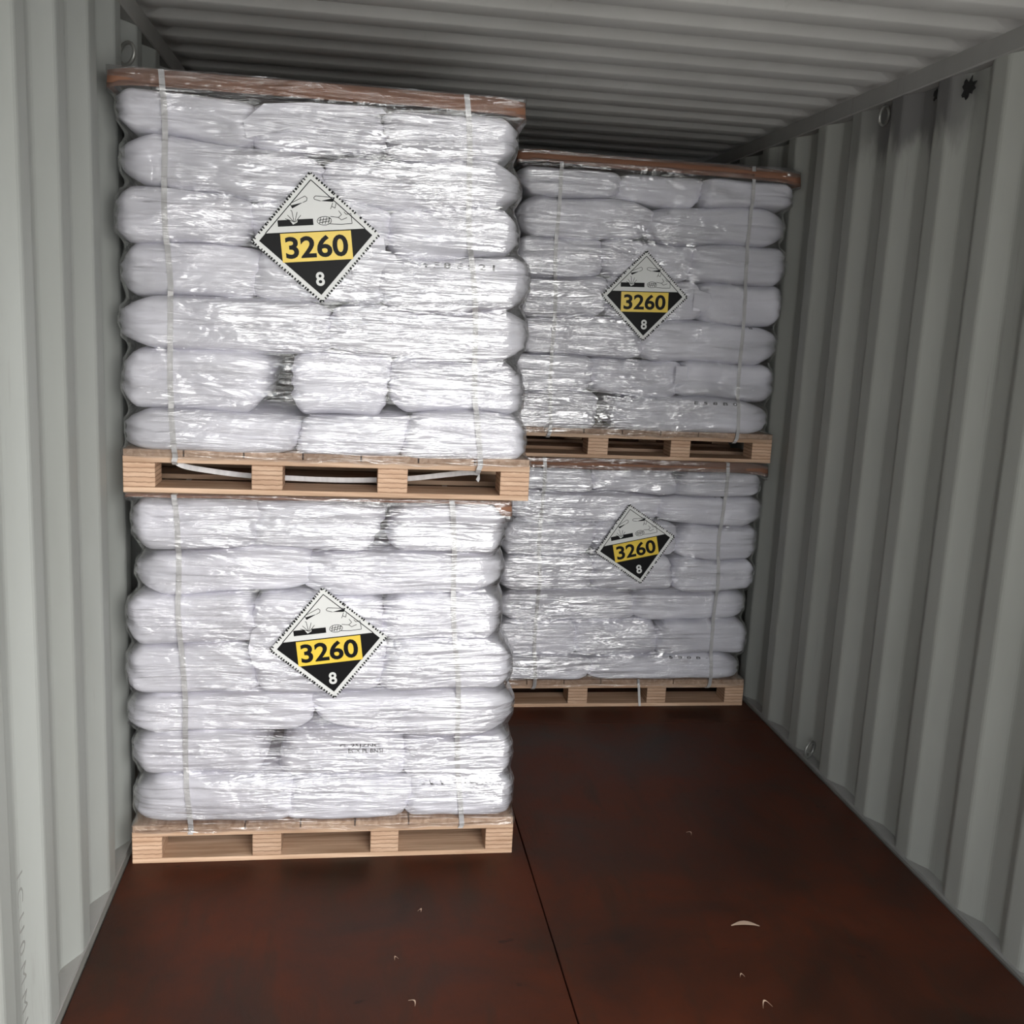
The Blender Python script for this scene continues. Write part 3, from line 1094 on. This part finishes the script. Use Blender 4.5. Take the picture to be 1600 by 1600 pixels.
    tag(o, label, 'film', 'stretch film around the loads')
    FILMS[key] = (zs, base, dirs, c, per)
    return o

def film_front(key, x, z, inset=0.0018):
    zs, R, dirs, c, per = FILMS[key]
    k = int(np.clip(round((z - zs[0]) / (zs[1] - zs[0])), 0, len(zs) - 1))
    fx = c[0] + dirs[:110, 0] * R[k, :110]
    fy = c[1] + dirs[:110, 1] * R[k, :110]
    return float(np.interp(x, fx, fy)) + inset

# ------------------------------------------------------------------ straps
def ribbon(name, pts, wvecs, width, thick, material, parent=None):
    verts, faces = [], []
    n = len(pts)
    for i, p in enumerate(pts):
        p = Vector(p)
        a = Vector(pts[max(i - 1, 0)]); b = Vector(pts[min(i + 1, n - 1)])
        t = (b - a).normalized()
        wv = Vector(wvecs[i]).normalized() if isinstance(wvecs, list) else Vector(wvecs).normalized()
        wv = (wv - t * wv.dot(t)).normalized()
        nn = t.cross(wv)
        for s, q in ((-1, -1), (1, -1), (1, 1), (-1, 1)):
            verts.append(p + wv * (s * width / 2) + nn * (q * thick / 2))
    for i in range(n - 1):
        for k in range(4):
            k2 = (k + 1) % 4
            faces.append((i * 4 + k, i * 4 + k2, (i + 1) * 4 + k2, (i + 1) * 4 + k))
    faces.append((3, 2, 1, 0)); faces.append(tuple(4 * (n - 1) + k for k in range(4)))
    return link_mesh(name, verts, faces, material, parent)

def build_strap(key, L, xt, xb, label):
    """a band over the cap, down the front under the film, and through the fork gap below the deck"""
    zt = CAPZ[key][1] + (0.001 if key.endswith('upper') else 0.0)
    zd = L['pz'] + 0.1
    pts = []
    yb = L['y'] + 0.9
    for k in range(8):
        y = yb + (L['y'] + 0.02 - yb) * k / 7
        pts.append((xt, y, zt + (0.0025 if key.endswith('upper') else 0.0005)))
    n = 60
    for k in range(n + 1):
        z = zt + (zd - zt) * k / n
        x = xt + (xb - xt) * k / n + 0.004 * math.sin(k * 0.23)
        pts.append((x, film_front(key, x, z), z))
    for z, dy in ((zd - 0.012, 0.004), (zd - 0.022, 0.02), (zd - 0.024, 0.06), (zd - 0.020, 0.2), (zd - 0.019, 0.8)):
        pts.append((xb, film_front(key, xb, zd) + dy, z))
    o = ribbon('packing_strap', pts, (1, 0, 0), 0.0145, 0.0009, M_STRAP)
    return tag(o, label, 'strap', 'white packing straps around the loads')

# ------------------------------------------------------------------ assemble the four loads
PAL_LABEL = {
 'near upper': 'pale wooden pallet under the near upper load, a slack strap in its gaps',
 'near lower': 'pale wooden pallet on the red floor under the near lower load',
 'far upper': 'wooden pallet under the far upper load, resting on a cardboard sheet',
 'far lower': 'wooden pallet on the floor by the right wall under the far lower load'}
CAP_LABEL = {
 'near upper': 'brown cardboard sheet on top of the near upper load, close to the roof',
 'near lower': 'brown cardboard sheet squeezed between the near lower load and the pallet above',
 'far upper': 'brown cardboard sheet capping the far upper load beside the right wall',
 'far lower': 'brown cardboard sheet between the far lower load and the pallet above it'}
PLAC = {   # centre x, centre z, half diagonal, turn
 'near upper': (0.524, 1.780, 0.1695, 6.2),
 'near lower': (0.574, 0.672, 0.1665, 6.9),
 'far upper': (1.748, 1.7065, 0.1765, 1.6),
 'far lower': (1.781, 0.7095, 0.1725, 12.3)}
STRAPS = {
 'near upper': ((0.137, 0.157, 'left'), (0.906, 0.980, 'right')),
 'near lower': ((0.156, 0.188, 'left'), (0.908, 0.972, 'right')),
 'far upper': ((1.386, 1.396, 'left'), (2.150, 2.174, 'right')),
 'far lower': ((1.386, 1.391, 'left'), (2.150, 2.150, 'right'))}
WHERE = {'near upper': 'near upper load', 'near lower': 'near lower load', 'far upper': 'far upper load', 'far lower': 'far lower load'}

for key, L in LOADS.items():
    pts = build_sacks(key, L)
    build_pallet(key, L, PAL_LABEL[key])
    cp = build_cap(key, L, CAP_LABEL[key])
    fo = build_film(key, L, np.concatenate([pts, cp]), 'clear wrinkled stretch film wrapped around the white sacks of the %s' % WHERE[key])
    # the placard is stuck on the outside of the film
    cx, cz, h, rot = PLAC[key]
    fv = np.empty(len(fo.data.vertices) * 3)
    fo.data.vertices.foreach_get('co', fv)
    fv = fv.reshape(-1, 3)
    d = np.abs(fv[:, 0] - cx) + np.abs(fv[:, 2] - cz)
    ymin = fv[d < h * 1.02, 1].min() - 0.0004
    build_placard(key, cx, cz, h, rot, 'black and white diamond placard reading 3260 and 8 on the %s' % WHERE[key], ymin)
    for xt, xb, side in STRAPS[key]:
        build_strap(key, L, xt, xb, 'flat white strap running down the %s side of the %s' % (side, WHERE[key]))

# the slack length of strap crossing the gaps of the raised near pallet
pz = LOADS['near upper']['pz']
ctrl = [(0.150, 2.877, pz + 0.094), (0.175, 2.885, pz + 0.074), (0.23, 2.93, pz + 0.056), (0.33, 2.978, pz + 0.037), (0.45, 2.985, pz + 0.031), (0.58, 2.985, pz + 0.029),
        (0.70, 2.985, pz + 0.032), (0.80, 2.98, pz + 0.040), (0.90, 2.95, pz + 0.058), (0.965, 2.90, pz + 0.074), (0.985, 2.880, pz + 0.072), (0.978, 2.868, pz + 0.055)]
fine = []
for i in range(len(ctrl) - 1):
    p0 = Vector(ctrl[max(i - 1, 0)]); p1 = Vector(ctrl[i]); p2 = Vector(ctrl[i + 1]); p3 = Vector(ctrl[min(i + 2, len(ctrl) - 1)])
    for t in (0, 0.25, 0.5, 0.75):
        fine.append(0.5 * ((2 * p1) + (p2 - p0) * t + (2 * p0 - 5 * p1 + 4 * p2 - p3) * t * t + (-p0 + 3 * p1 - 3 * p2 + p3) * t ** 3))
fine.append(Vector(ctrl[-1]))
tag(ribbon('packing_strap', fine, (0, 0, 1), 0.0145, 0.0009, M_STRAP), 'slack white strap sagging across the open gaps of the near upper pallet', 'strap')

yf = LOADS['far lower']['y']
tag(ribbon('packing_strap', [(1.842, yf + 0.006, 0.121), (1.843, yf + 0.001, 0.112), (1.848, yf - 0.001, 0.06), (1.853, yf + 0.0005, 0.02), (1.855, yf - 0.001, 0.004)], (1, 0, 0), 0.010, 0.0009, M_STRAP),
    'short white strap hanging over the middle gap of the far lower pallet', 'strap')

# ------------------------------------------------------------------ print on the sacks
def print_on(skey, body, xa, xb, zc, height, rot90=False, squash=1.0):
    o, wv, faces = SACKS[skey]
    bvh = BVHTree.FromPolygons([Vector(v) for v in wv], faces)
    tv, tf = text_geo(body, 1.0, 0.02, 1.0)
    wx = max(v[0] for v in tv) * 2; wy = max(v[1] for v in tv) * 2
    out = []
    inv = o.matrix_world.inverted() if False else (Matrix.Translation(o.location) @ o.rotation_euler.to_matrix().to_4x4()).inverted()
    cx = (xa + xb) / 2
    for u, v in tv:
        x = cx + u / wx * (xb - xa)
        z = zc + v / wy * height
        hit = bvh.ray_cast(Vector((x, o.location.y - 1.0, z)), Vector((0, 1, 0)))
        y = hit[0].y if hit[0] is not None else None
        out.append((x, y, z))
    ys = [p[1] for p in out if p[1] is not None]
    if not ys: return
    out = [inv @ Vector((x, (y if y is not None else max(ys)) - 0.0006, z)) for x, y, z in out]
    t = link_mesh('printed_text', out, tf, M_INK, o)
    tag(t, 'faded black printing')

print_on(('near lower', 6, 2), '1BA CXPCNTN5B  8  0X:02 -', 0.845, 1.045, 0.236, 0.014)
print_on(('near lower', 5, 1), 'G  25JZNC', 0.61, 0.725, 0.352, 0.013)
print_on(('near lower', 5, 1), 'ECX PL BN5I', 0.635, 0.735, 0.336, 0.014)
print_on(('near upper', 3, 2), '4 F 8 E 5 2 1', 0.800, 1.000, 1.729, 0.016)
print_on(('far upper', 4, 1), 'I  5  8  1', 2.135, 2.245, 1.604, 0.010)
print_on(('far upper', 6, 1), 'E  5  8  B  0', 1.985, 2.165, 1.297, 0.012)
print_on(('far lower', 4, 1), 'I  5  B  0  O  1', 2.000, 2.195, 0.500, 0.010)
print_on(('far lower', 6, 1), '5  8  0  B  -', 1.968, 2.135, 0.220, 0.009)
print_on(('far lower', 1, 1), '1  -  0', 2.085, 2.165, 0.906, 0.008)

# loose end flaps of some sacks
def end_flap(skey, pts_xz, y, thick=0.0012):
    o = SACKS[skey][0]
    inv = (Matrix.Translation(o.location) @ o.rotation_euler.to_matrix().to_4x4()).inverted()
    n = len(pts_xz)
    fr = [inv @ Vector((x, y + 0.03 * (x - pts_xz[0][0]), z)) for i, (x, z) in enumerate(pts_xz)]
    bk = [inv @ Vector((x, y + thick + 0.03 * (x - pts_xz[0][0]), z)) for i, (x, z) in enumerate(pts_xz)]
    fs = [tuple(range(n)), tuple(range(2 * n - 1, n - 1, -1))] + [(i, i + n, (i + 1) % n + n, (i + 1) % n) for i in range(n)]
    tag(link_mesh('end_flap', fr + bk, fs, M_SACK, o), 'loose white end flap')
yN, yF = LOADS['near upper']['y'], LOADS['far upper']['y']
end_flap(('near upper', 0, 1), [(0.337, 2.060), (0.388, 2.106), (0.505, 2.118), (0.688, 2.118), (0.700, 2.106), (0.57, 2.086), (0.345, 2.019)], yN - 0.004)
end_flap(('near upper', 3, 1), [(0.62, 1.66), (0.690, 1.655), (0.697, 1.705), (0.708, 1.722), (0.738, 1.735), (0.730, 1.750), (0.706, 1.755), (0.700, 1.79), (0.62, 1.80)], yN - 0.004)
end_flap(('near lower', 3, 1), [(0.42, 0.575), (0.365, 0.60), (0.352, 0.655), (0.362, 0.705), (0.40, 0.735), (0.44, 0.70)], yN - 0.003)
end_flap(('far upper', 5, 1), [(1.90, 1.37), (1.945, 1.372), (1.972, 1.365), (1.968, 1.385), (1.950, 1.395), (1.946, 1.44), (1.90, 1.44)], yF - 0.004)
end_flap(('far upper', 6, 1), [(1.72, 1.215), (1.672, 1.225), (1.648, 1.245), (1.640, 1.225), (1.655, 1.200), (1.72, 1.190)], yF - 0.004)
end_flap(('far upper', 3, 1), [(1.95, 1.66), (2.000, 1.66), (2.030, 1.695), (2.015, 1.73), (1.95, 1.745)], yF - 0.003)

# ------------------------------------------------------------------ bits on the floor
def shaving(x, y, ln, wd, ang, label, curl=0.004):
    verts, faces = [], []
    n = 8
    ca, sa = math.cos(ang), math.sin(ang)
    for k in range(n + 1):
        t = k / n
        w = wd * math.sin(math.pi * min(max(t, 0.05), 0.95)) 
        a = (t - 0.5) * ln
        b = curl * 2 * math.sin(math.pi * t)
        z = 0.0012 + curl * math.sin(math.pi * t)
        for s in (-1, 1):
            for dz in (0, 0.0008):
                px, py = a, b + s * w / 2
                verts.append((x + px * ca - py * sa, y + px * sa + py * ca, z + dz))
    for k in range(n):
        a, b = 4 * k, 4 * (k + 1)
        faces += [(a + 1, a + 3, b + 3, b + 1), (a, b, b + 2, a + 2), (a, a + 1, b + 1, b), (a + 2, b + 2, b + 3, a + 3)]
    faces += [(0, 2, 3, 1), (4 * n, 4 * n + 1, 4 * n + 3, 4 * n + 2)]
    o = link_mesh('wood_shaving', verts, faces, M_SHAVE)
    tag(o, label, 'wood shaving', 'wood shavings on the red floor')
shaving(1.716, 2.444, 0.078, 0.018, -0.10, 'largest pale wood shaving on the floor, right of the centre seam')
shaving(1.645, 2.108, 0.026, 0.005, 0.2, 'small curled pale shaving nearest the doors, right of the centre seam', 0.008)
shaving(1.626, 2.227, 0.013, 0.004, 0.1, 'tiny pale splinter between the largest shaving and the curled one')
shaving(0.795, 2.190, 0.026, 0.0035, -1.0, 'thin pale splinter nearest the doors, left of the centre seam')
shaving(0.766, 2.362, 0.011, 0.004, 0.5, 'tiny pale chip on the floor, second nearest left of the centre seam')
shaving(0.835, 2.571, 0.010, 0.006, -0.6, 'tiny pale chip on the floor close below the near lower pallet')
shaving(1.72, 2.955, 0.022, 0.003, -1.1, 'thin pale splinter on the floor in front of the far lower pallet')

# faded stencil marks low on the left wall
def wall_stencil():
    tv, tf = text_geo('I C U 0 M M K', 0.05)
    wx = max(v[0] for v in tv) * 2; wy = max(v[1] for v in tv) * 2
    vs = []
    for u, v in tv:
        vs.append((0.0012, 1.985 + v / wy * 0.035, 0.30 - u / wx * 0.36))
    o = link_mesh('stencil_marks', vs, tf, M_FAINT, wall_l)
    tag(o, 'faded grey lettering')
wall_stencil()
